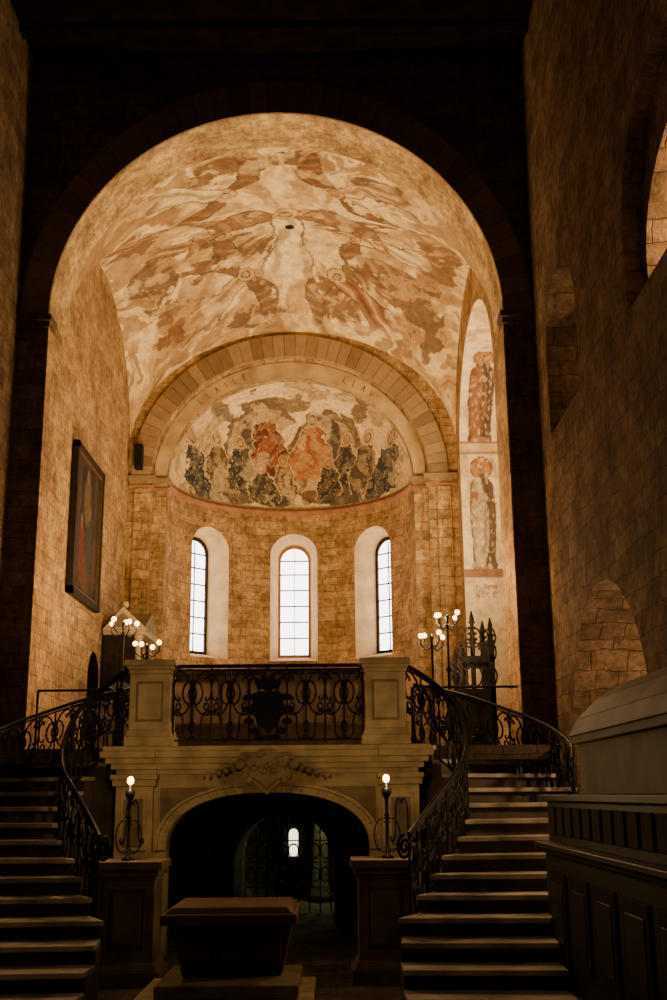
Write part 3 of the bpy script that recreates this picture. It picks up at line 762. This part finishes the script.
candelabrum(-3.22,17.3,4.20,0,5); candelabrum(-2.86,17.35,3.86,1,4)
candelabrum(1.72,17.3,4.26,.5,4); candelabrum(1.48,17.35,3.96,.2,4)
mb=MB('side_altar_aedicule')
x0,x1,y0,y1=XC-3.62,XC-2.85,22.2,23.9
mb.box(x0,x1,y0,y1,CH,3.3,M_sandd); mb.box(x0,x1+.06,y0-.05,y1,3.3,3.38,M_sand)
for yy in (y0+.12,y1-.15):
    mb.lathe(x1-.1,yy,[(.09,3.38),(.09,3.45),(.06,3.5),(.055,4.5),(.09,4.62),(.1,4.66)],M_sand,12)
mb.box(x0,x0+.3,y0,y1,3.38,4.66,M_wood); mb.box(x0,x0+.62,y0+.1,y0+.16,3.38,4.66,M_wood); mb.box(x0,x1+.05,y0-.05,y1+.05,4.66,4.8,M_sand)
mb.prism([(x0,y0-.08,4.8),(x0,y1+.05,4.8),(x0,(y0+y1)/2,5.2)],[(x1+.05,y0-.08,4.8),(x1+.05,y1+.05,4.8),(x1+.05,(y0+y1)/2,5.2)],M_sandd)
mb.prism([(x0-.02,y0-.1,4.74),(x1+.12,y0-.1,4.74),((x0+x1)/2,y0-.1,5.2)],[(x0-.02,y0+.3,4.74),(x1+.12,y0+.3,4.74),((x0+x1)/2,y0+.3,5.2)],M_sand)
mb.prism([(x0+.12,y0-.12,4.80),(x1-.02,y0-.12,4.80),((x0+x1)/2,y0-.12,5.07)],[(x0+.12,y0+.1,4.80),(x1-.02,y0+.1,4.80),((x0+x1)/2,y0+.1,5.07)],M_sandd)
mb.sphere(((x0+x1)/2,y0+.1,5.27),.08,M_sand)
mb.build(None,.01)
mb=MB('carved_bishops_throne')
x0,x1,y0,y1=2.05,2.7,19.3,20.4
mb.box(x0,x1,y0,y1,CH,2.65,M_black); mb.box(x1-.08,x1,y0,y1,2.65,4.1,M_black)
mb.box(x0,x1,y0,y0+.06,2.65,3.3,M_black); mb.box(x0,x1,y1-.06,y1,2.65,3.3,M_black)
mb.box(x0+.1,x1,y0,y1,3.75,3.85,M_black)
th=[]
for px,py,h in ((x0+.1,y0+.05,4.1),(x1-.05,y0+.05,4.5),(x0+.1,y1-.05,4.1),(x1-.05,y1-.05,4.6),(x1-.3,(y0+y1)/2,4.7)):
    mb.lathe(px,py,[(.045,3.0 if px<x1-.2 else 3.3),(.04,h-.6),(.06,h-.55),(.045,h-.45),(.03,h-.2),(.045,h-.15),(.01,h)],M_black,8)
    for k in range(4):
        for dx in (-.07,.07): mb.sphere((px+dx*(1-k*.18),py,h-.5+k*.1),.028,M_wood,6)
for i in range(5):
    for z_ in (3.35,3.75,4.0):
        th.append([(x0+.05+i*.125+a*.13,y0+.02,z_+b*.32) for a,b in SC_])
t_=mb.build(); curves('throne_carving',th,M_wood,.016,t_)
mb=MB('lectern'); mb.lathe(-3.35,17.8,[(.2,CH),(.2,CH+.05),(.03,CH+.1),(.03,3.1)],M_black,10)
mb.prism([(-3.6,17.6,3.08),(-3.1,17.6,3.08),(-3.1,18.0,3.3),(-3.6,18.0,3.3)],[(-3.6,17.6,3.12),(-3.1,17.6,3.12),(-3.1,18.0,3.34),(-3.6,18.0,3.34)],M_black); mb.build()
mb=MB('high_altar'); mb.box(XC-1.3,XC+1.3,25.3,26.3,CH,3.3,M_wood); mb.box(XC-1.4,XC+1.4,25.2,26.4,3.3,3.42,M_sandd); mb.box(XC-.3,XC+.3,25.9,26.3,3.42,3.95,M_gold); mb.build(None,.01)
mb=MB('choir_stall_screen')
mb.box(XC-1.75,XC+1.75,17.7,17.8,CH,3.42,M_stall)
for i in range(8): mb.box(XC-1.68+i*.43,XC-1.33+i*.43,17.67,17.71,2.35,3.3,M_stall)
mb.box(XC-1.8,XC+1.8,17.62,17.86,3.40,3.46,M_wood); mb.box(XC-1.7,XC+1.7,17.4,17.7,2.6,2.66,M_stall); mb.box(XC-1.7,XC+1.7,17.42,17.47,CH,2.6,M_stall)
mb.build(None,.005)
mb=MB('loudspeaker'); mb.box(XC-3.48,XC-3.32,24.05,24.3,8.6,9.15,M_black); mb.box(XC-3.43,XC-3.37,24.3,24.42,8.75,8.85,M_black)
mb.prism([(XC-3.46,24.045,8.65),(XC-3.34,24.045,8.65),(XC-3.34,24.045,9.1),(XC-3.46,24.045,9.1)],[(XC-3.46,24.03,8.65),(XC-3.34,24.03,8.65),(XC-3.34,24.03,9.1),(XC-3.46,24.03,9.1)],M_iron); mb.build()
pe=empty('framed_painting'); XL=XC-3.66; y0,y1,z0,z1=19.0,21.3,4.95,7.65
mb=MB('frame')
for a,b,c,d in ((y0,y1,z0,z0+.12),(y0,y1,z1-.12,z1),(y0,y0+.12,z0,z1),(y1-.12,y1,z0,z1)):
    mb.box(XL+.02,XL+.13,a,b,c,d,M_wood)
for a,b,c,d in ((y0+.12,y1-.12,z0+.12,z0+.15),(y0+.12,y1-.12,z1-.15,z1-.12),(y0+.12,y0+.15,z0+.12,z1-.12),(y1-.15,y1-.12,z0+.12,z1-.12)):
    mb.box(XL+.06,XL+.11,a,b,c,d,M_gold)
mb.build(pe)
pb=[(.5,.2,.2,.14,(.12,.06,.03)),(.35,.32,.09,.2,(.16,.04,.025)),(.6,.4,.1,.22,(.06,.06,.06)),(.5,.7,.12,.18,(.15,.10,.05)),(.33,.52,.04,.05,(.22,.14,.09)),(.6,.62,.04,.05,(.22,.14,.09)),(.5,.86,.05,.05,(.22,.14,.09)),(.8,.3,.08,.2,(.11,.06,.03)),(.2,.3,.07,.18,(.07,.055,.035))]
def pcol(i,j,p):
    u=(p[1]-y0)/(y1-y0); w=(p[2]-z0)/(z1-z0); n=fbm(p[1]*3,p[2]*3,1); c=lerp((.025,.016,.012),(.06,.038,.024),ss(-.4,.5,n))
    for a,b,ra,rb_,col in pb:
        d=((u-a)/ra)**2+((w-b)/rb_)**2+.5*n
        if d<1.2: c=lerp(c,tuple(q*.7 for q in col),1-ss(.7,1.2,d))
    return c
rows=[[(XL+.07,y0+.1+(y1-y0-.2)*j/70,z0+.1+(z1-z0-.2)*i/70) for j in range(71)] for i in range(71)]
painted_grid('canvas',rows,pcol,fresco('canvas_paint',8),pe)

# ------------------------------------------------------------ lights
def spot(name,loc,target,e,col=(1,.65,.30),ang=120,r=.12):
    l=bpy.data.lights.new(name,'SPOT'); l.energy=e; l.color=col; l.spot_size=math.radians(ang); l.spot_blend=1; l.shadow_soft_size=r
    o=bpy.data.objects.new(name,l); o.location=loc; d=Vector(target)-Vector(loc); o.rotation_euler=d.to_track_quat('-Z','Y').to_euler(); link(o)
def point(name,loc,e,col=(1,.66,.36),r=.15):
    l=bpy.data.lights.new(name,'POINT'); l.energy=e; l.color=col; l.shadow_soft_size=r
    o=bpy.data.objects.new(name,l); o.location=loc; link(o)
spot('floor_floodlight',(XC-1.7,18.4,CH+.1),(XC-.6,21.6,12),1950)
spot('floor_floodlight.001',(XC+1.7,18.4,CH+.1),(XC+.8,21.2,12),2950)
spot('apse_floodlight',(XC,23.0,CH+.1),(XC,27.3,8.5),680,(1,.62,.28),130)
point('torch_light',(BX-1.40,12.72,1.9),27,(1,.64,.27),.05); point('torch_light.001',(BX+1.40,12.72,1.9),27,(1,.64,.27),.05)
point('gallery_lamp',(4.65,10.8,7.7),420,(1,.62,.28),.08); point('gallery_lamp.001',(4.9,15.7,8.3),40,(1,.58,.26),.08); point('aisle_lamp',(5.2,13.4,3.0),280,(1,.62,.32))
point('crypt_lamp',(XC+.7,21.5,1.5),38,(.85,.9,.42),.08)
point('nave_fill',(XC-1.0,3.0,6.0),20,(1,.72,.45),.5)  # unseen fill light added for the dim nave walls
point('nave_fill.001',(XC,8.2,5.6),38,(1,.80,.56),.4)  # second added fill, out of view, lifts the stairs and balcony front
w=bpy.data.worlds.new('world'); sc.world=w; w.use_nodes=True
w.node_tree.nodes['Background'].inputs[0].default_value=(.5,.43,.40,1); w.node_tree.nodes['Background'].inputs[1].default_value=.012

# ------------------------------------------------------------ camera
cam=bpy.data.cameras.new('camera'); co=bpy.data.objects.new('camera',cam); link(co)
cam.sensor_fit='VERTICAL'; cam.sensor_height=36; cam.lens=41.0; cam.clip_end=200
co.matrix_world=Matrix.Translation((0,0,1.6))@Matrix.Rotation(math.radians(104.5),4,'X')@Matrix.Rotation(math.radians(-.5),4,'Z')
sc.camera=co
